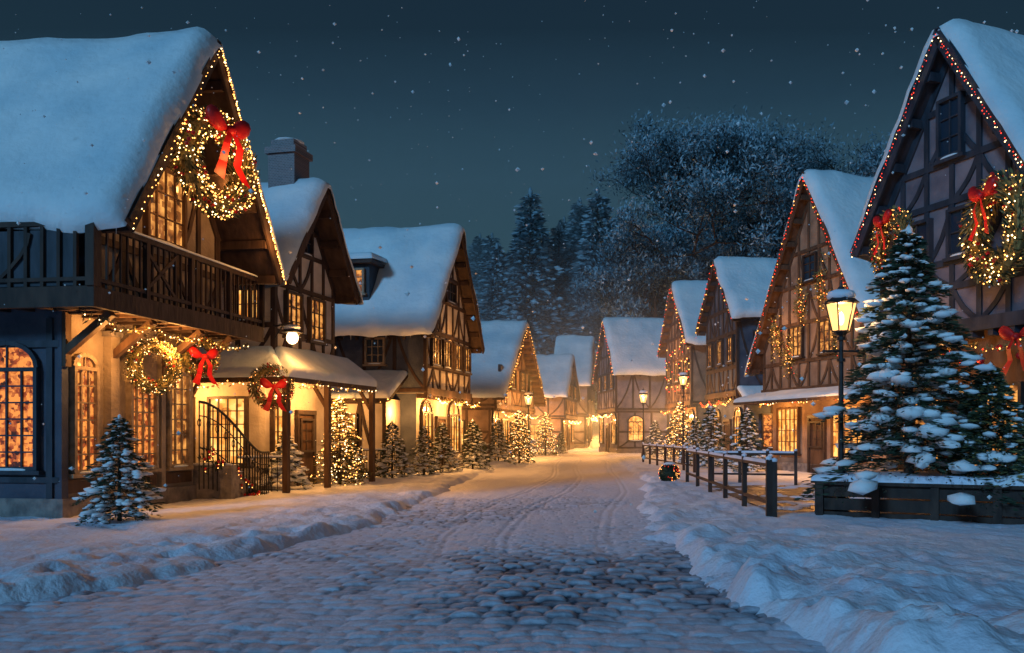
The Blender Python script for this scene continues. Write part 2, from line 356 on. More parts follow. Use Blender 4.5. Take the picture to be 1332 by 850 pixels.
    def timber_gable(s,step=.75,rails=(),braces=True,w=.14,pl='g'):
        W=s.W;n=V((1,0,0)); t=s.t; gh=s.gh
        for sg in(0,1):
            y0=0 if sg==0 else W
            t.beam(s.pt('g',y0,s.zg(0)-.1,.02),s.pt('g',W/2,s.zg(W/2)-.1,.02),.2,.05,n,s.tim)
        k=int(W/step); ysn=[W*i/k for i in range(k+1)]
        for i,y in enumerate(ysn):
            yy=min(max(y,w/2),W-w/2); t.beam(s.pt('g',yy,gh,.015),s.pt('g',yy,s.zg(yy)-.05,.015),w*(.9 if 0<i<k else 1.2),.05,n,s.tim)
        for z in rails:
            m=max(0,(z-(s.zg(0)))/s.sl); t.beam(s.pt('g',m,z,.02),s.pt('g',W-m,z,.02),w,.056,n,s.tim)
        t.beam(s.pt('g',-.05,gh+.08,.03),s.pt('g',W+.05,gh+.08,.03),.26,.14,n,s.tim)
        if braces:
            zz=[gh+.15]+list(rails)
            for a in range(len(zz)-1):
                for i in range(k):
                    if (i+a)%3==2: continue
                    y0,y1=ysn[i],ysn[i+1]
                    if max(zz[a+1]-s.zg(y0),zz[a+1]-s.zg(y1))>0: continue
                    if (i+a)%2: y0,y1=y1,y0
                    s.curve('g',y0,zz[a],y1,zz[a+1])
        if s.j>.1:
            for i in range(int(W/.45)+1):
                y=.08+i*(W-.16)/int(W/.45); t.box((-.05,y-.06,gh-.17),(s.j+.06,y+.06,gh-.01),s.tim)
    def curve(s,pl,a0,z0,a1,z1,w=.1):
        n=s.nr(pl); pts=[]
        for k in range(5):
            f=k/4; g=math.sin(f*math.pi)*.09
            pts.append(s.pt(pl,a0+(a1-a0)*(f+g),z0+(z1-z0)*(f-g),.012))
        for k in range(4): s.t.beam(pts[k],pts[k+1],w,.045,n,s.tim)
    def timber_side(s,z0,z1,step=.9,rails=(),x1=0,w=.13,braces=True,x0=None):
        n=s.nr('s'); k=max(1,int((s.D+x1)/step)) if x0 is None else max(1,int((x1-x0)/step)); x0=-s.D if x0 is None else x0
        xs=[x0+(x1-x0)*i/k for i in range(k+1)]
        for x in xs: s.t.beam(s.pt('s',x,z0,.018),s.pt('s',x,z1,.018),w,.05,n,s.tim)
        zz=[z0+.06]+list(rails)+[z1-.06]
        for z in zz: s.t.beam(s.pt('s',x0,z,.022),s.pt('s',x1,z,.022),w,.056,n,s.tim)
        if braces:
            for i in range(k):
                if i%2==0: s.curve('s',xs[i],zz[0],xs[i+1],zz[1])
                else: s.curve('s',xs[i+1],zz[0],xs[i],zz[1])
    def verge_lights(s,mats=('bulb_warm',),gap=.16,r=.022,drop=.18,sides=(0,1),x=None,mx=2.2):
        x=s.vo+.1 if x is None else x
        for sg in sides:
            y0=-s.ov if sg==0 else s.W+s.ov; L=math.hypot(s.W/2+s.ov,s.rz-s.ez); n=int(L/gap)
            for k in range(n):
                f=(k+rnd()*.5)/n
                for q in range(1+int(rnd()*mx)):
                    s.deco.bulb((x+rnd()*.03,y0+(s.W/2-y0)*f,s.ez+(s.rz-s.ez)*f-.12-q*drop*(.5+.5*rnd())),r*(.6+.7*rnd()),random.choice(mats))
    def hstring(s,p0,p1,n,mats,r=.022,sag=.1,green=True,drop=.0):
        p0=V(p0);p1=V(p1)
        for k in range(n):
            f=k/(n-1); c=p0+(p1-p0)*f; c.z-=sag*math.sin(math.pi*((f*3)%1))
            c=c+V((rnd()-.5,rnd()-.5,rnd()-.5))*.08; c.z-=drop*rnd()
            s.deco.bulb(c,r*(.6+.7*rnd()),random.choice(mats))
            if green: s.deco.tuft(c,.05,5,.1,.03,'needle_glow_tint')
    def light(s,x,y,z,p,**k): return plight('lamp_or_fill_light',(x,y,z),p,s.root,**k)  # point light added near a facade; most have no fixture of their own
    def finish(s):
        s.wall.obj('walls',s.root); s.t.obj('timber_framing',s.root); s.roof.obj('roof',s.root); s.win.obj('windows',s.root)
        s.snow.obj('roof_snow',s.root,'all'); s.deco.obj('string_lights',s.root)

def bow(mb,c,R,U,Nn,sz):
    c,R,U,Nn=V(c),V(R),V(U),V(Nn)
    vv,ff=ICO2
    for sg in(-1,1):
        P=[]
        for a in vv:
            t=(a[0]+1)/2; wd=.14+.6*t**.9-.25*t**3
            x=t*.95; y=a[1]*wd*.75+.35*t; z=a[2]*.2*(.4+t)
            P.append(c+(R*sg*x+U*y+Nn*(z+.1))*sz)
        mb.add(P,ff,'ribbon')
        pts=[(sg*.03,0,.2),(sg*.3,-.5,.28),(sg*.32,-1.05,.14),(sg*.62,-1.7,.26)]; ws=(.08,.13,.15,.2)
        for k in range(3):
            a,b=pts[k],pts[k+1]; w0=ws[k]; w1=ws[k+1]
            q=[c+(R*(a[0]-w0)+U*a[1]+Nn*a[2])*sz,c+(R*(a[0]+w0)+U*a[1]+Nn*(a[2]+.05))*sz,c+(R*(b[0]+w1)+U*b[1]+Nn*(b[2]+.05))*sz,c+(R*(b[0]-w1)+U*(b[1]+(.15 if k==2 else 0))+Nn*b[2])*sz]
            mb.add(q,[(0,1,2,3)],'ribbon')
    mb.add([c+(R*a[0]*.16+U*a[1]*.18+Nn*(a[2]*.2+.18))*sz for a in vv],ff,'ribbon')
def wreath(loc,Nn,rad,nb=120,bowsz=None,bowat='top',mats=('bulb_warm','bulb_white','bulb_warm'),red=.12,name='christmas_wreath',glow=0):
    Nn=V(Nn).normalized(); U=V((0,0,1)); R=U.cross(Nn).normalized(); c=V(loc)
    root=empty(name,c); mb=MB(); tr=rad*.3
    for k in range(1900):
        a=rnd()*6.283; b=rnd()*6.283; q=tr*(.4+.65*rnd()); ra=rad+q*math.cos(b)
        p=(R*math.cos(a)+U*math.sin(a))*ra+Nn*(q*math.sin(b))
        d=(R*math.cos(a)+U*math.sin(a))*math.cos(b)+Nn*math.sin(b)+(U*math.cos(a)-R*math.sin(a))*(1.0)
        mb.needle(p,d,rad*.2,rad*.055,random.choice(('needle_glow_tint','needle_glow_tint','needle')))
    for k in range(28):
        a=k*6.283/28; p0=(R*math.cos(a)+U*math.sin(a))*rad; a+=6.283/28; p1=(R*math.cos(a)+U*math.sin(a))*rad
        mb.cyl(p0,p1,tr*.5,tr*.5,'needle_glow_tint',6,False)
    mb.obj('foliage',root)
    b2=MB()
    for k in range(nb):
        a=rnd()*6.283; b=(rnd()-.5)*4.4; q=tr*(.75+.5*rnd())
        p=(R*math.cos(a)+U*math.sin(a))*(rad+q*math.sin(b))+Nn*(q*math.cos(b))
        if rnd()<red: b2.blob(p,rad*.055,rad*.055,rad*.055,'ribbon',ICO1,0)
        else: b2.bulb(p,rad*.02*(.5+1.0*rnd()),random.choice(mats))
    b2.obj('bulbs',root)
    if bowsz:
        b3=MB(); bow(b3,U*(rad*(.8 if bowat=='top' else 0))+Nn*tr,R,U,Nn,bowsz); b3.obj('bow',root,'all')
    if glow: plight('lamp_or_fill_light',tuple(Nn*.7),glow,root)  # added light in front of the wreath, brightens its foliage
    return root
# ------------------------------------------------------------------ conifers
def conifer_mesh(name,h,r,nb,nn,nl,nw,seed,snow=3,ssz=1.0,bulbs=0,foli='needle',foli2='needle',bm=('bulb_warm',),pw=.85,spread=.2,lv=.5,zb=.05):
    random.seed(seed); np.random.seed(seed); mb=MB()
    mb.cyl((0,0,-.1),(0,0,h*.97),h*.022,h*.004,'bark',7)
    for i in range(nb):
        t=((i+rnd()*.8)/nb)**.9; z=h*(zb+(.97-zb)*t); L=(r*(1-t)**pw*(1-lv*.6+lv*rnd())+.02*h)
        az=i*2.399+rnd()*.7; o=V((math.cos(az),math.sin(az),0)); sd=V((-o.y,o.x,0)); lift=.25+.5*t
        def P(k): return V((0,0,z))+o*(L*k)+V((0,0,L*(lift*k-.62*k*k)))
        mb.cyl(P(0),P(.6),h*.005,h*.003,'bark',4,False)
        n=int(nn*(.25+.75*L/r))
        for _ in range(n):
            k=rnd()**.65; s=random.gauss(0,spread)*L*(1.1-.4*k); p=P(k)+sd*s+V((0,0,-abs(s)*.35-rnd()*nl*.8))
            d=o*(.8)+sd*(1.2 if s>0 else -1.2)*(.3+rnd())*.8+V((0,0,-.25+rnd()*.3))
            mb.needle(p,d,nl*(.6+.8*rnd()),nw,foli if rnd()<.6 else foli2)
        for _ in range(int(snow)+(1 if rnd()<snow%1 else 0)):
            k=.25+.77*rnd(); s=random.gauss(0,spread*.75)*L; p=P(k)+sd*s+V((0,0,nl*.15-abs(s)*.25)); q=(.05+.09*rnd())*(L*.7+r*.12)*ssz*1.35
            mb.blob(p,q*1.35,q*.9,q*.4,'snow_tree',ICO1,.28,az+(s/L)*2)
        if bulbs:
            for _ in range(bulbs):
                k=.3+.75*rnd(); s=random.gauss(0,.2)*L; p=P(k)+sd*s; mb.bulb(p+o*.03,(.016 if h<5 else .05)*(.6+.8*rnd()),random.choice(bm))
    mb.blob((0,0,h*.97),r*.05,r*.05,h*.03,'snow_tree')
    me=mb.obj(name,None,True); return me
def place(o,name,x,y,z=None,s=1,rz=0):
    n=bpy.data.objects.new(name,o.data); sc.collection.objects.link(n)
    n.location=(x,y,float(gz(x,y))-.03 if z is None else z); n.scale=(s,s,s) if not isinstance(s,tuple) else s; n.rotation_euler=(0,0,rz); return n
big=conifer_mesh('snowy_spruce_tree',4.75,1.5,120,190,.15,.036,3,4.5,1.22,0,'needle','needle',spread=.25,lv=.75,zb=.1)
big.location=(6.15,15.3,.6)
sec=conifer_mesh('snowy_spruce_tree',2.2,.9,70,150,.13,.034,4,3,1.1,0,'needle','needle_glow_tint',spread=.25,lv=.7,zb=.14); sec.location=(7.35,14.75,.62)
sA=conifer_mesh('small_spruce_tree',1.85,.66,75,85,.085,.026,5,5,1.2,lv=.65); sA.location=(-7.6,14.3,float(gz(-7.6,14.3))-.03)
sB=conifer_mesh('lit_spruce_tree',2.6,.85,70,70,.11,.035,6,1,.8,9,'needle_glow_tint','needle',('bulb_warm','bulb_warm','bulb_white')); sB.location=(-6.5,24,.05)
sC=conifer_mesh('small_spruce_tree',1.9,.7,55,50,.11,.035,8,4.5,1.25); sC.location=(-5.7,27.3,float(gz(-5.7,27.3))-.03)
sD=conifer_mesh('snow_covered_shrub',1.4,.62,50,45,.09,.03,9,8,1.7); sD.location=(-7.45,22.2,.25)
for x,y,s in((-4.95,28.9,.9),(-4.62,30.9,.96),(-3.8,33.4,1.05),(-3.5,42,1.1),(-4.1,37.4,.95),(-.6,63,.9),(-6.9,26.6,.8),(5.3,52,1.2)): place(sC,'small_spruce_tree',x,y,None,s,rnd()*6)
for x,y,s in((-2.55,43.5,1.1),(6.1,46.5,1.25),(-1.6,58,1.2)): place(sB,'lit_spruce_tree',x,y,None,s,rnd()*6)
place(sC,'small_spruce_tree',6.05,36,None,1.4,1); place(sC,'small_spruce_tree',6.75,32,None,1.3,2.4); place(sC,'small_spruce_tree',6.0,40,None,1.2,3)
# ------------------------------------------------------------------ L1
h=House('half_timbered_house',(-7.32,14.0),(-6.58,19.3),5.13,9.3,.67,1.73,9,3.85,.6,0,'plaster_blue','plaster_taupe',T=.38,ice=.22)
W=h.W
h.timber_gable(.8,(5.0,6.95,7.8)); h.timber_side(3.9,h.zg(0),1.0,(),.6)
G=.88
h.window('b',.2,.78,G,2.75,3,6,'glass_red',True,'frame_white')
h.window('b',1.75,2.55,G,2.55,4,6,'glass_red',False,'frame_white')
h.window('b',3.0,3.7,G,2.85,3,6,'glass_dim',True,'frame_white')
h.wall.box((-.02,1.08,.42),(.16,1.32,3.5),'plaster_taupe'); h.wall.box((-.02,1.03,3.4),(.2,1.37,3.5),'stone'); h.wall.box((-.02,2.72,.42),(.1,2.86,3.4),'plaster_taupe')
h.wall.box((-.03,-.06,.42),(.05,.1,3.8),'plaster_blue')
for a in(.2,1.75,3.0): h.wall.box((-.02,a-.1,.5),(.035,a+.9,.74),'timber_brown')
h.window('s',-1.6,-.42,.95,2.7,4,6,'glass_red',True,'timber_blue'); h.window('s',-3.6,-2.2,.95,2.7,4,6,'glass_red',True,'timber_blue')
for x in(-.2,-1.9): h.t.beam((x,-.03,.42),(x,-.03,3.6),.12,.05,(0,-1,0),'timber_blue')
h.t.beam((-5,-.035,3.15),(0,-.035,3.15),.12,.06,(0,-1,0),'timber_blue'); h.t.beam((-5,-.035,.75),(0,-.035,.75),.1,.06,(0,-1,0),'timber_blue')
h.window('g',1.4,2.6,5.35,6.8,4,3,'glass_dim',False,'timber_brown')
bx=1.24; by=-.84; y1=4.75; zb=4.0; zr=5.05; t=h.t
t.box((-9,by,zb-.1),(bx,-.02,zb),'timber'); t.box((0.02,-.02,zb-.102),(bx,y1,zb-.004),'timber')
t.box((-9,by-.04,zb-.34),(bx+.05,by+.06,zb-.0),'timber'); t.box((bx-.06,by+.06,zb-.34),(bx+.045,y1,zb-.003),'timber')
for k in range(12): 
    y=by+.3+k*.47; 
    if y<y1: t.box((0,y-.06,zb-.28),(bx-.07,y+.06,zb-.11),'timber_brown')
for k in range(20): t.box((-8.6+k*.47,by+.07,zb-.28),(-8.48+k*.47,-.03,zb-.11),'timber')
def rail(p0,p1,n,z0,z1,mb,mat='timber',bw=.035,rw=.08):
    p0=V(p0);p1=V(p1); nn=(p1-p0).normalized().cross(V((0,0,1)))
    mb.beam(V((p0.x,p0.y,z1)),V((p1.x,p1.y,z1)),rw,rw*1.1,(0,0,1),mat); mb.beam(V((p0.x,p0.y,z0+.12)),V((p1.x,p1.y,z0+.12)),rw*.8,rw*.8,(0,0,1),mat)
    for k in range(n+1):
        q=p0+(p1-p0)*k/n; ww=bw*2.6 if k%8==0 else bw
        mb.beam(V((q.x,q.y,z0)),V((q.x,q.y,z1-.02)),ww,ww,nn,mat)
rail((bx,by,0),(bx,y1,0),32,zb,zr,t); rail((bx,by,0),(-9,by,0),34,zb,zr,t,bw=.06)
rail((bx,y1,0),(.6,y1,0),4,zb,zr,t)
t.box((-9,by+.02,zb+.02),(bx-.3,by+.05,zr-.1),'timber_blue')
snow_quad(h.snow,(bx+.05,by,zr+.05),(bx+.05,y1,zr+.05),(bx-.05,y1,zr+.05),(bx-.05,by,zr+.05),.05,40,5,.04)
for k in range(5):
    x=-7.5+k*1.75
    for sg in(-1,1):
        for q in range(4):
            f0,f1=q/4,(q+1)/4; t.beam((x+sg*(.05+.55*math.sin(f0*1.57)),by-.012,zb+.15+.75*f0),(x+sg*(.05+.55*math.sin(f1*1.57)),by-.012,zb+.15+.75*f1),.06,.03,(0,-1,0),'timber')
for a in(-.5,.5):
    t.beam((bx+.01,by+1.8+a,zb+.1),(bx+.01,by+1.8-a,zr-.1),.06,.04,(1,0,0),'timber')
for y in(0.02,1.2,2.8,3.98):
    h.t.beam((.06,y,3.0),(.95,y,3.68),.13,.13,(0,1,0),'timber_brown'); h.t.box((.0,y-.07,2.75),(.12,y+.07,3.7),'timber_brown')
h.verge_lights(('bulb_warm','bulb_white','bulb_warm'),.17,.015,.16,sides=(0,),mx=1.7)
h.verge_lights(('bulb_warm','bulb_white','bulb_warm'),.045,.018,.05,sides=(1,),mx=1.5)
h.hstring((.95,-.6,3.55),(.95,4.6,3.55),44,('bulb_warm','bulb_white'),.014,.12)
for y,z,p in((.55,3.2,32),(2.2,3.25,38),(3.6,3.2,38)): h.light(.75,y,z,p)
h.light(2.05,2.9,7.2,9); h.light(2.05,3.9,5.7,12); h.light(1.45,1.2,6.2,9); h.light(1.2,3.3,6.8,5)  # small lights added to brighten verge and gable, besides the string bulbs
h.finish(); L1=h
def wl(h,x,y,z): return h.root.matrix_basis@V((x,y,z))
def wn(h,v): return (h.root.matrix_basis.to_3x3()@V(v))
bpy.context.view_layer.update()
wreath(wl(h,1.95,1.65,6.75),wn(h,(1,-.2,0)),.76,640,.6,red=.05,glow=9)
wreath(wl(h,.42,2.0,2.9),wn(h,(1,-.5,0)),.42,240,glow=3)
wreath(wl(h,.6,3.3,3.2),wn(h,(1,-.5,0)),.34,110,.36,'mid',red=.45,glow=2)
# stairs + railing
st=empty('stone_steps_with_iron_railing'); mb=MB()
for k in range(5): mb.box((-8.9,18.9+k*.33,-.1),(-7.55,19.23+k*.33,.85-.17*k),'stone')
mb.obj('steps',st); mb=MB()
for k in range(5): mb.blob((-8.1,19.06+k*.33,.86-.17*k),.6,.14,.05,'snow',ICO2,.1,0)
mb.obj('step_snow',st,'all'); mb=MB(); prev=None
for k in range(22):
    f=k/21; x=-8.0+.55*f+.15*math.sin(f*3); y=18.3+2.6*f; zt=2.25-1.15*sst(f*1.15); q=V((x,y,zt))
    mb.cyl((x,y,max(-.05,zt-1.9+.4*f)),q,.016,.016,'iron',5)
    if k%2==0:
        for a in range(7): 
            c=V((x,y,zt-.45)); mb.cyl(c+V((0,math.cos(a*.9)*.09,math.sin(a*.9)*.09)),c+V((0,math.cos(a*.9+.9)*.09,math.sin(a*.9+.9)*.09)),.01,.01,'iron',4)
    if prev: 
        mb.cyl(prev,q,.03,.03,'iron',6)
        for dz in(.3,1.0): mb.cyl(prev-V((0,0,dz)),q-V((0,0,dz)),.014,.014,'iron',5)
    prev=q
    if k<16:
        for _ in range(2):
            c=V((x+.04,y+rnd()*.1,max(.1,zt-1.5+.5*rnd()))); mb.tuft(c,.07,12,.12,.03,'needle'); mb.blob(c+V((.05,0,.03)),.035,.035,.035,'ribbon',ICO1,0)
            mb.bulb(c+V((.07,-.04,-.03)),.013,'bulb_warm')
mb.obj('railing',st)
# ------------------------------------------------------------------ L2
h=House('half_timbered_house',(-7.2,21.6),(-6.35,25.4),5.6,8.5,.35,.85,7,3.2,.25,0,'plaster_cream','plaster_cream',T=.3,ice=.2)
W=h.W
h.timber_gable(.62,(4.25,5.5,6.5,7.2),w=.12); h.timber_side(3.25,h.zg(0),.95,(4.4,),.25)
h.window('s',-1.0,-.12,4.55,5.35,4,2,'glass_lit'); h.window('s',-2.9,-2.0,4.55,5.35,4,2,'glass_lit')
h.window('g',.5,1.25,4.2,5.35,3,3,'glass_dim'); h.window('g',1.7,2.5,4.2,5.35,3,3,'glass_dim'); h.window('g',1.25,1.8,6.55,7.2,2,2,'glass_dark')
h.window('s',-1.6,-.5,.75,2.5,4,5,'glass_lit'); h.window('s',-3.2,-2.1,.75,2.5,4,5,'glass_lit')
h.window('b',.25,1.0,.8,2.4,3,4,'glass_lit',True); h.door('b',1.5,2.4)
A=(-3.5,-1.15,2.95);B=(1.35,-1.15,2.95);C=(.25,0,3.75);D_=(-3.5,0,3.75); E_=(1.35,W+.6,2.95);F_=(.25,W+.6,3.75)
for q in((A,B,C,D_),(B,E_,F_,C)):
    h.roof.prism(list(q),(0,0,-.12),'timber_brown'); snow_quad(h.snow,*[ (a[0],a[1],a[2]+.005) for a in q],.2,18,8,.2)
for x,y in((1.25,-1.05),(1.25,1.0),(1.25,W+.5),(-1.6,-1.05),(-3.4,-1.05)):
    h.t.beam((x,y,0),(x,y,2.85),.14,.14,(1,0,0),'timber_brown')
    h.t.beam((x,y,2.2),(x-.4 if x>0 else x+.4,y,2.84),.09,.09,(0,1,0),'timber_brown')
h.hstring((1.35,-1.1,2.85),(1.35,W+.5,2.85),26,('bulb_warm','bulb_white'),.02,.1); h.hstring((-3.4,-1.2,2.85),(1.35,-1.2,2.85),30,('bulb_warm','bulb_white'),.02,.12)
cx0,cx1,cy=-.66,.14,W*.5-.4
h.wall.box((cx0,cy,7.0),(cx1,cy+.8,9.45),'brick'); h.wall.box((cx0-.07,cy-.07,9.3),(cx1+.07,cy+.87,9.48),'brick'); h.wall.box((cx0+.05,cy+.05,9.48),(cx1-.05,cy+.75,9.7),'brick')
h.snow.blob(((cx0+cx1)/2,cy+.4,9.72),.42,.4,.08,'snow_roof',ICO2,.06,0)
h.light(.7,-.5,2.55,45); h.light(.8,1.6,2.6,60); h.light(-1.8,-.7,2.5,45)
lx,ly,lz=1.15,-.6,3.95
h.win.cyl((.25,0,4.35),(lx,ly,4.35),.025,.025,'iron'); h.win.cyl((.25,0,4.0),(.7,-.3,4.33),.018,.018,'iron'); h.win.cyl((lx,ly,4.36),(lx,ly,lz+.28),.014,.014,'iron')
h.win.cyl((lx,ly,lz+.3),(lx,ly,lz+.14),.06,.27,'iron',10); h.win.blob((lx,ly,lz+.02),.15,.15,.17,'bulb_white',ICO2,0); h.win.cyl((lx,ly,lz-.16),(lx,ly,lz-.2),.05,.03,'iron',8)
h.snow.blob((lx,ly,lz+.27),.22,.22,.08,'snow_roof',ICO2,.05,0)
h.light(lx+.32,ly-.1,lz-.05,26,r=.08)
h.finish()
wreath(wl(h,1.0,-1.3,2.7),wn(h,(1,-.8,0)),.42,140,.36,'mid',red=.4,glow=3)
# ------------------------------------------------------------------ L3
h=House('half_timbered_house',(-4.83,30),(-3.7,36.4),5.15,9.65,.5,.8,9,3.0,.35,0,'plaster_blue','plaster_cream',T=.33,ice=.25)
W=h.W
h.timber_gable(.7,(4.0,5.3,6.6,7.6),w=.15); h.timber_side(3.05,h.zg(0),1.1,(),.35)
for k in range(4): h.window('g',.5+k*1.3,1.4+k*1.3,4.1,5.1,3,2,'glass_dim')
h.window('g',2.2,3.3,6.7,7.5,3,2,'glass_dark')
h.window('s',-1.9,-1.2,4.1,5.0,3,3,'glass_dark',fr='frame_white'); h.window('s',-4.4,-3.6,4.1,5.0,3,3,'glass_lit',fr='frame_white')
h.window('b',.4,1.5,.8,2.3,3,3,'glass_lit',True); h.door('b',2.1,3.1); h.window('b',3.6,4.9,.8,2.3,4,3,'glass_lit',True)
h.wall.box((-4.2,-1.5,-.2),(-.6,-.02,2.75),'plaster_cream')
q=((-4.5,-1.8,2.75),(-.3,-1.8,2.75),(-.3,-.02,3.7),(-4.5,-.02,3.7)); h.roof.prism(list(q),(0,0,-.12),'timber'); snow_quad(h.snow,*[(a[0],a[1],a[2]+.005) for a in q],.22)
ny=h.ny; h.ny=-1.5; h.window('s',-2.5,-1.6,.9,2.2,3,3,'glass_lit'); h.window('s',-3.9,-3.2,.9,2.2,3,3,'glass_lit'); h.timber_side(.1,2.7,.9,(),-.6,x0=-4.2); h.ny=ny
h.wall.box((-3.1,.0,6.0),(-1.8,2.2,7.75),'timber_blue'); h.ny=.0; h.window('s',-2.9,-2.0,6.7,7.55,3,3,'glass_dim',fr='frame_white'); h.ny=ny
h.roof.box((-3.3,-.25,7.75),(-1.6,2.6,7.88),'timber'); snow_quad(h.snow,(-3.35,-.3,7.89),(-1.55,-.3,7.89),(-1.55,3.0,8.1),(-3.35,3.0,8.1),.25)
h.hstring((.75,0,2.8),(.75,W,2.8),30,('bulb_warm','bulb_white'),.03,.15); h.hstring((-4.4,-1.85,2.7),(-.3,-1.85,2.7),14,('bulb_warm',),.03,.1)
for y in(.6,2.6,4.8): h.light(.7,y,2.5,70)
h.light(-.3,-1.0,2.3,45); h.light(-2.0,-2.3,2.2,30); h.light(1.1,2.7,4.6,30)
h.finish()
# ------------------------------------------------------------------ generic dressing
def dress(h,rails,nwin,uz,gz0=.8,gz1=2.3,nup=3,P=90,br=.04,lit='glass_lit',up='glass_dim',bm=('bulb_warm','bulb_white'),verge=None,side=True):
    W=h.W; h.timber_gable(max(.7,W/8),rails,w=.17)
    if side: h.timber_side(h.gh+.05,h.zg(0),1.2,(),h.j); h.timber_side(.42,h.gh-.02,1.2,(1.6,),0)
    for k in range(nwin):
        a=W*(k+.18)/nwin; b=W*(k+.82)/nwin
        if k==nwin//2: h.door('b',(a+b)/2-.5,(a+b)/2+.5)
        else: h.window('b',a,b,gz0,gz1,3,3,lit,k%2==0)
    for k in range(nup):
        a=W*(k+.25)/nup; b=W*(k+.75)/nup; h.window('g',a,b,uz,uz+1.1,3,2,up)
    h.hstring((h.j+.35,0,h.gh-.25),(h.j+.35,W,h.gh-.25),int(W*5),bm,br,.2)
    for k in range(2 if W<9 else 3): h.light(1.1,W*(k+.5)/(2 if W<9 else 3),h.gh-.6,P)
    if verge: h.verge_lights(verge,.3,br*.6,.3,mx=1.6)
h=House('half_timbered_house',(-3.4,44),(-1.6,56),3.5,8.0,.7,.9,9,2.9,.3,0,'plaster_brown','plaster_brown','timber_brown',T=.35)
dress(h,(4.0,5.3,6.4),5,4.1,nup=4,P=120,verge=('bulb_warm',)); h.window('s',-3,-1.4,.9,2.2,4,3,'glass_lit'); h.light(-2,-1.5,2.2,60); h.light(1.2,5,4.8,60); h.finish()
h=House('half_timbered_house',(-.2,71),(1.0,79),4.6,8.3,.4,.5,4,2.8,.3,0,'plaster_brown','plaster_brown',T=.35)
dress(h,(4.4,5.8),3,4.6,nup=2,P=180,br=.06); h.window('s',-3,-1.6,.9,2.2,4,3,'glass_lit'); h.light(-1.5,-1.5,2.3,200); h.finish()
h=House('half_timbered_house',(2.0,82),(3.0,92),6.2,11.4,.4,.5,3,3.2,.3,0,'plaster_grey','plaster_grey',T=.35)
dress(h,(4.6,6.2,7.6),3,4.8,nup=3,P=240,br=.07); h.window('s',-2.5,-1.2,.9,2.2,4,3,'glass_lit'); h.light(-1.5,-1.5,2.5,260); h.finish()
# ------------------------------------------------------------------ right side
h=House('half_timbered_house',(2.0,67),(3.2,59),5.7,10.0,.5,.35,12,3.1,.15,1,'plaster_grey','plaster_grey',T=.35)
dress(h,(4.6,5.9,7.2),3,4.7,nup=3,P=140,br=.05,verge=('bulb_red','bulb_warm')); h.window('s',-1.8,-.7,1.0,2.3,3,3,'glass_lit',True); h.window('s',-6,-5,1.0,2.3,3,3,'glass_lit',True); h.light(-2.6,h.W+1.6,2.6,60); h.finish()
h=House('half_timbered_house',(5.96,56),(6.7,48),6.7,10.7,.5,.7,9,3.2,.3,1,'plaster_brown','plaster_brown','timber_brown',T=.35)
dress(h,(4.6,6.1,7.4,8.4),3,4.7,nup=3,P=110,br=.05,bm=('bulb_warm','bulb_red'),verge=('bulb_red','bulb_warm'))
for k in range(60): h.deco.bulb((h.j+.15,rnd()*h.W,4+rnd()*3),.04,random.choice(('bulb_red','bulb_warm')))
h.light(1.3,3.5,5.4,60); h.finish()
h=House('half_timbered_house',(6.7,44),(7.4,38),6.8,9.9,.5,.7,9,3.3,.35,1,'plaster_blue','plaster_blue','timber',T=.32)
dress(h,(4.6,6.2,7.4),3,4.9,nup=3,P=70,br=.045,bm=('bulb_red','bulb_warm'),verge=('bulb_red','bulb_red','bulb_warm'))
for k in range(3): h.window('s',-1.2-k*1.3,-.4-k*1.3,5.0,6.2,3,3,'glass_lit')
q=((-6,h.W+1.3,2.9),(.4,h.W+1.3,2.9),(.4,h.W+.02,3.6),(-6,h.W+.02,3.6)); h.roof.prism(list(q),(0,0,-.12),'timber'); snow_quad(h.snow,*[(a[0],a[1],a[2]+.005) for a in q],.2)
h.window('s',-2.6,-.8,.9,2.4,4,3,'glass_red'); h.light(-1.5,h.W+.9,2.5,45); h.finish()
# R2
h=House('timber_chalet',(7.25,34.2),(9.6,26.3),4.1,10.9,.55,.8,9,3.05,.4,1,'plaster_brown','plaster_brown','timber_brown',T=.34)
W=h.W; h.timber_gable(.62,(4.2,5.6,7.0,8.2),w=.13); h.timber_side(.42,3.0,1.2,(),0)
h.window('b',.5,2.0,.8,2.5,5,4,'glass_lit',fr='timber_brown'); h.door('b',2.7,3.7); h.window('b',4.2,6.0,.7,2.5,5,4,'glass_lit',fr='timber_brown')
h.window('g',2.0,2.9,4.4,5.5,3,3,'glass_dim'); h.window('g',4.0,4.9,4.4,5.5,3,3,'glass_dim'); h.window('g',3.0,3.8,7.1,8.0,2,3,'glass_dark')
h.verge_lights(('bulb_red','bulb_red','bulb_warm'),.2,.022,.2)
h.hstring((.95,0,2.85),(.95,W,2.85),46,('bulb_warm','bulb_white','bulb_red'),.026,.2)
for c in((1.2,5.3),(2.9,6.2),(5.3,5.2),(4.3,6.6),(2.1,4.4)):
    for k in range(44):
        p=(h.j+.12+rnd()*.1,c[0]+random.gauss(0,.16),c[1]+random.gauss(0,.4)); h.deco.bulb(p,.018,random.choice(('bulb_warm','bulb_warm','bulb_red'))); h.deco.tuft(p,.08,6,.16,.05,'needle_glow_tint')
q=((.4,-.3,3.05),(.4,W+.3,3.05),(1.6,W+.3,2.75),(1.6,-.3,2.75)); h.roof.prism(list(q),(0,0,-.1),'timber_brown'); snow_quad(h.snow,(1.6,-.3,2.76),(1.6,W+.3,2.76),(.46,W+.3,3.06),(.46,-.3,3.06),.14,24,8)
for y in(1.3,5.2): h.light(1.0,y,2.35,55)
h.light(1.9,W-.8,2.2,40); h.light(1.5,2.0,5.2,26); h.light(1.5,5.0,5.4,22)
h.finish()
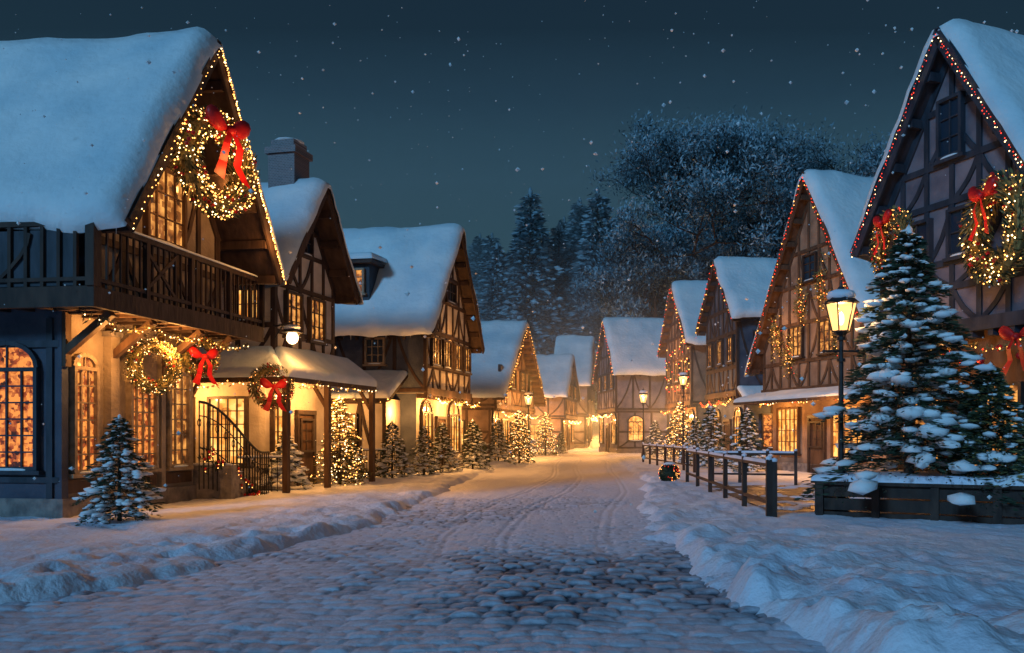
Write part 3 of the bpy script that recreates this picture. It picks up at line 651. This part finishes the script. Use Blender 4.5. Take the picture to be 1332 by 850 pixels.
# R1
h=House('half_timbered_house',(6.43,19.0),(8.25,14.5),5.7,9.6,.45,.6,9,3.6,.25,1,'plaster_grey','plaster_grey','timber_blue',T=.34,low_m='timber_brown')
W=h.W; h.timber_gable(.62,(4.5,5.0,6.2,7.0,8.1),w=.13); h.timber_side(3.6,h.zg(0),1.0,(),.25)
h.window('g',W/2-.28,W/2+.28,7.1,8.25,2,3,'glass_dark',fr='timber_blue'); h.window('g',.75,1.45,5.1,5.95,2,2,'glass_dark',fr='timber_blue'); h.window('g',1.95,2.6,5.1,6.0,2,2,'glass_dark',fr='timber_blue')
h.window('b',.4,1.5,.9,2.5,3,4,'glass_dim'); h.window('b',2.2,3.4,.9,2.5,3,4,'glass_dim')
h.verge_lights(('bulb_red','bulb_red','bulb_white'),.09,.014,.12,mx=1.8)
h.hstring((.6,0,3.3),(.6,W,3.3),34,('bulb_warm','bulb_red'),.018,.2)
for k in range(9): h.deco.blob((.55,.4+k*.42,3.0+.14*math.sin(k*2)),.065,.065,.065,'ribbon',ICO2,0)
bb=MB(); bow(bb,(.55,3.75,3.3),(0,1,0),(0,0,1),(1,0,0),.4); bb.obj('bows',h.root,'all')
h.light(.9,2.6,2.9,10); h.light(.9,.9,2.9,10); h.light(1.3,2.6,5.0,4); h.finish()
wreath(wl(h,.85,.95,5.5),wn(h,(1,-.3,0)),.56,220,.38,mats=('bulb_warm','bulb_red','bulb_warm'),red=.15,glow=3)
wreath(wl(h,.85,3.55,5.25),wn(h,(1,-.35,0)),.74,300,.46,red=.12,glow=3)
# ------------------------------------------------------------------ street lamps
def lamp(x,y,H,s=1,power=60):
    r=empty('street_lamp',(x,y,float(gz(x,y))-.05)); mb=MB(); lz=H-1.0*s
    mb.cyl((0,0,0),(0,0,.35),.14*s,.11*s,'iron',10); mb.cyl((0,0,.35),(0,0,.8),.08*s,.06*s,'iron',10); mb.cyl((0,0,.8),(0,0,lz),.05*s,.038*s,'iron',10)
    for z in(.8,1.0,lz-.5,lz-.1): mb.cyl((0,0,z),(0,0,z+.06),.075*s,.075*s,'iron',10)
    mb.cyl((-.3*s,0,lz-.3),(.3*s,0,lz-.3),.018*s,.018*s,'iron',6)
    for a in(-.3,.3): mb.blob((a*s,0,lz-.3),.035*s,.035*s,.035*s,'iron',ICO1,0)
    mb.cyl((0,0,lz-.02),(0,0,lz+.06),.07*s,.15*s,'iron',6)
    b0,b1,h1=.15*s,.27*s,.5*s
    for k in range(6):
        a=k*math.pi/3; mb.cyl((math.cos(a)*b0,math.sin(a)*b0,lz+.05),(math.cos(a)*b1,math.sin(a)*b1,lz+.05+h1),.014*s,.014*s,'iron',5)
        a2=a+math.pi/3
        for b,z in((b0,lz+.06),(b1,lz+.05+h1)): mb.cyl((math.cos(a)*b,math.sin(a)*b,z),(math.cos(a2)*b,math.sin(a2)*b,z),.016*s,.016*s,'iron',5)
    z=lz+.05+h1; mb.cyl((0,0,z),(0,0,z+.2*s),b1*1.2,.1*s,'iron',6); mb.cyl((0,0,z+.2*s),(0,0,z+.3*s),.09*s,.05*s,'iron',6); mb.cyl((0,0,z+.3*s),(0,0,z+.45*s),.025*s,.004*s,'iron',6)
    mb.obj('post_and_frame',r); g=MB(); g.cyl((0,0,lz+.07),(0,0,z-.01),b0*.96,b1*.96,'lantern_glass',6,False); g.obj('lantern_glass',r)
    g=MB(); g.blob((0,0,lz+.28*s),.06*s,.06*s,.12*s,'bulb_white',ICO2,0); g.obj('bulb',r)
    g=MB(); g.blob((0,0,z+.14*s),b1*.95,b1*.95,.12*s,'snow',ICO2,.06); g.obj('snow_cap',r,'all')
    plight('lamp_or_fill_light',(0,0,lz+.45*s),power,r,(1,.52,.2),.05)
lamp(5.02,15.6,4.4,1.05,50)
lamp(4.4,50,4.2,1,160); lamp(-2.3,48,4.2,1,120); lamp(5.2,38.5,4.4,.8,60); lamp(3.0,75,4.2,1,200)
# ------------------------------------------------------------------ planter, fences
r=empty('timber_planter_wall'); mb=MB(); sn=MB()
P0=V((4.5,15.3,0));P1=V((9.0,13.1,0)); d=(P1-P0).normalized(); n=V((d.y,-d.x,0)); n=-n if n.y>0 else n
for z0,z1 in((-.2,.18),(.2,.42),(.44,.66)): mb.beam(P0+V((0,0,(z0+z1)/2)),P1+V((0,0,(z0+z1)/2)),z1-z0-.01,.1,n,'timber')
for k in range(6):
    q=P0+d*(.05+k*.95)+n*.06; mb.beam(q+V((0,0,-.2)),q+V((0,0,.76)),.13,.13,n,'timber')
mb.beam(P0+V((0,0,.69)),P1+V((0,0,.69)),.3,.06,(0,0,1),'timber')
Q0=P0-n*1.8; mb.beam(P0+V((0,0,.25)),Q0+V((0,0,.25)),.85,.1,d,'timber'); mb.beam(P0+V((0,0,.7)),Q0+V((0,0,.7)),.25,.06,(0,0,1),'timber')
mb.obj('boards',r)
a=P0+n*.16-d*.1;b=P1+n*.16;c=P1-n*1.9;e=P0-n*1.9-d*.1
snow_quad(sn,(a.x,a.y,.72),(b.x,b.y,.72),(c.x,c.y,.72),(e.x,e.y,.72),.12,50,20,.12,'snow'); sn.obj('snow_top',r,'all')
def fence(name,p0,p1,n,H,mat='timber',rails=(.35,.95),pw=.09,snow=True,dense=0):
    r=empty(name); mb=MB(); sn=MB(); p0=V((*p0,0));p1=V((*p1,0)); d=(p1-p0).normalized(); nn=V((d.y,-d.x,0))
    for k in range(n+1):
        q=p0+(p1-p0)*k/n; z=float(gz(q.x,q.y))
        mb.beam((q.x,q.y,z-.2),(q.x,q.y,H+.04),pw,pw,nn,mat)
        if snow: sn.blob((q.x,q.y,H+.06),pw*.7,pw*.7,.05,'snow',ICO1,.1)
    for f in rails: mb.beam(p0+V((0,0,H*f)),p1+V((0,0,H*f)),pw*.75,pw*.6,(0,0,1),mat)
    for k in range(dense): 
        q=p0+(p1-p0)*k/dense; mb.cyl((q.x,q.y,.1),(q.x,q.y,H),.012,.012,mat,4)
    if snow:
        a=p0+nn*pw*.4;b=p1+nn*pw*.4;c=p1-nn*pw*.4;e=p0-nn*pw*.4; z=H*rails[-1]+pw*.32
        snow_quad(sn,(a.x,a.y,z),(b.x,b.y,z),(c.x,c.y,z),(e.x,e.y,z),.06,40,6,.04,'snow')
        sn.obj('snow_cap',r,'all')
    mb.obj('posts_and_rails',r)
fence('wooden_railing',(3.45,14.6),(3.5,25),5,1.08); fence('wooden_railing',(3.55,14.6),(4.1,17.2),1,1.05)
fence('wooden_railing',(3.6,41),(4.6,31),6,1.0); fence('wooden_railing',(4.3,25.3),(6.6,24.6),3,1.0)
fence('iron_fence',(-7.2,26.3),(-5.6,28.8),3,1.05,'iron',(.15,.95),.04,True,24)
fence('iron_fence',(-4.5,38.5),(-3.9,43),3,1.0,'iron',(.15,.95),.04,True,24)
fence('iron_fence',(-8.2,20.9),(-7.2,21.3),2,1.0,'iron',(.15,.95),.04,True,8)
mb=MB(); mb.blob((0,0,.3),.26,.26,.26,'needle',ICO2,.05)
for k in range(700):
    q=V((random.gauss(0,1),random.gauss(0,1),random.gauss(0,1))).normalized(); mb.needle(V((0,0,.3))+q*.24,q,.1,.03,'needle')
    if k<70: mb.bulb(V((0,0,.3))+q*.32,.012,'bulb_red' if k%2 else 'bulb_warm')
mb.blob((0,0,.58),.18,.18,.06,'snow_tree',ICO2,.1); o=mb.obj('round_boxwood_shrub'); o.location=(2.95,24.8,.08)
# ------------------------------------------------------------------ forest
fr=empty('distant_forest')
vars_=[]
for i in range(4):
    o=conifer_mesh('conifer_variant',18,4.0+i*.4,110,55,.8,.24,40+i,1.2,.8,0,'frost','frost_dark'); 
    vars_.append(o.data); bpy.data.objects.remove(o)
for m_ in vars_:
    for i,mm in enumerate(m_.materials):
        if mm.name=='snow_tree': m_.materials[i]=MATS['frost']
random.seed(11)
def ftree(x,y,s):
    o=bpy.data.objects.new('conifer',random.choice(vars_)); sc.collection.objects.link(o); o.parent=fr
    o.location=(x,y,float(gz(x,y))-.3); o.scale=(s,s,s*(.95+.4*rnd())); o.rotation_euler=(0,0,rnd()*6.28)
for row_,(y,n,a,b) in enumerate(((97,20,-26,40),(104,22,-30,44),(112,24,-34,50),(121,28,-40,60),(131,26,-45,65))):
    for k in range(n):
        x=a+(b-a)*(k+rnd())/n; yy=y+rnd()*7; s=.68+.42*rnd()
        if x<-.115*yy: s*=.5
        if x>.2*yy: s*=.62
        ftree(x,yy,s)
for x,y,s in((-4.5,99,1.15),(-1.2,103,1.03),(3.4,100,1.16),(6.8,103,1.1),(-8.5,100,.95),(10.5,99,1.15)): ftree(x,y,s)
def broad(name,H,seed,loc,leaf=.24):
    random.seed(seed); mb=MB(); tips=[]
    def rec(p,d,L,r,lv):
        q=p+d*L; mb.cyl(p,q,r,r*.7,'bark',5,False)
        if lv>=3: tips.append((q,L)); tips.append((p+(q-p)*.5,L))
        if lv>=6: return
        for k in range(3 if lv<5 else 2):
            a=V((random.gauss(0,1),random.gauss(0,1),random.gauss(0,.6)+.15)).normalized()
            rec(q,(d*.75+a*.75).normalized(),L*(.68+.16*rnd()),r*.62,lv+1)
    rec(V((0,0,-1)),V((0,0,1)),H*.24,H*.02,0)
    for q,L in tips:
        for _ in range(30):
            e=V((random.gauss(0,1),random.gauss(0,1),random.gauss(0,1)))*H*.022
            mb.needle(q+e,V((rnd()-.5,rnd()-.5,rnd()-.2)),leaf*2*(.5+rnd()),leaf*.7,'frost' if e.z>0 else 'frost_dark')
    o=mb.obj(name); o.location=loc; return o
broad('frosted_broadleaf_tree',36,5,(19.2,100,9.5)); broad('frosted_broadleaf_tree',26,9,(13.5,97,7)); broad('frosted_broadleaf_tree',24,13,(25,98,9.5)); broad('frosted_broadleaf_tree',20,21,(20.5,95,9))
# ------------------------------------------------------------------ mist
def mist(name,a,b,dens):
    mb=MB(); 
    m=bpy.data.materials.new(name); m.use_nodes=True; nt=m.node_tree; nt.nodes.remove(nt.nodes['Principled BSDF'])
    v=nt.nodes.new('ShaderNodeVolumeScatter'); v.inputs['Color'].default_value=(.7,.9,1,1); v.inputs['Density'].default_value=dens; v.inputs['Anisotropy'].default_value=0
    nt.links.new(v.outputs[0],nt.nodes['Material Output'].inputs['Volume']); MATS[name]=m
    mb.box(a,b,name); mb.obj(name)
mist('forest_mist',(-90,93,-2),(110,150,46),.014)
mist('street_mist',(-16,36,-1),(18,92,10),.0075)
# ------------------------------------------------------------------ falling snow
random.seed(3); mb=MB()
for k in range(1000):
    y=6+36*rnd()**1.1; x=(rnd()-.56)*1.35*y; z=.8+rnd()*.57*y; rr=(.0013*y+.006)*(.4+rnd()**4*1.4)
    mb.blob((x,y,z),rr,rr,rr*.9,'snow_tree',OCT,.2)
mb.obj('falling_snow')
# ------------------------------------------------------------------ light
SR=math.radians(200)
w=bpy.data.worlds.new('World'); sc.world=w; w.use_nodes=True; nt=w.node_tree; bg=nt.nodes['Background']
sky=N(nt,'ShaderNodeTexSky'); sky.sky_type='NISHITA'; sky.sun_disc=False; sky.sun_elevation=math.radians(-4); sky.sun_rotation=SR
tc=N(nt,'ShaderNodeTexCoord'); sp=N(nt,'ShaderNodeSeparateXYZ'); nt.links.new(tc.outputs['Generated'],sp.inputs[0])
r=N(nt,'ShaderNodeValToRGB'); e=r.color_ramp.elements; e[0].position=0; e[0].color=(.065,.15,.175,1); e[1].position=.6; e[1].color=(.006,.016,.032,1)
a=e.new(.2); a.color=(.028,.078,.1,1); a=e.new(.36); a.color=(.01,.029,.048,1)
nt.links.new(sp.outputs[2],r.inputs[0])
ad=N(nt,'ShaderNodeMix',data_type='RGBA',blend_type='ADD'); ad.inputs[0].default_value=.1
nt.links.new(r.outputs[0],ad.inputs[6]); nt.links.new(sky.outputs[0],ad.inputs[7]); nt.links.new(ad.outputs[2],bg.inputs[0]); bg.inputs[1].default_value=1
l=bpy.data.lights.new('moonlight','SUN'); l.energy=1.45; l.color=(.25,.6,1); l.angle=math.radians(10)
o=bpy.data.objects.new('moonlight',l); sc.collection.objects.link(o)
dv=V((.5,.8,-.40)); o.rotation_euler=dv.to_track_quat('-Z','Y').to_euler()
# ------------------------------------------------------------------ camera
c=bpy.data.cameras.new('camera'); c.sensor_width=36; c.lens=36*1100/1332; c.shift_x=-74/1332; c.shift_y=137/1332; c.clip_end=3000
co=bpy.data.objects.new('camera',c); co.location=(0,0,1.6); co.rotation_euler=(math.radians(90),0,0); sc.collection.objects.link(co); sc.camera=co
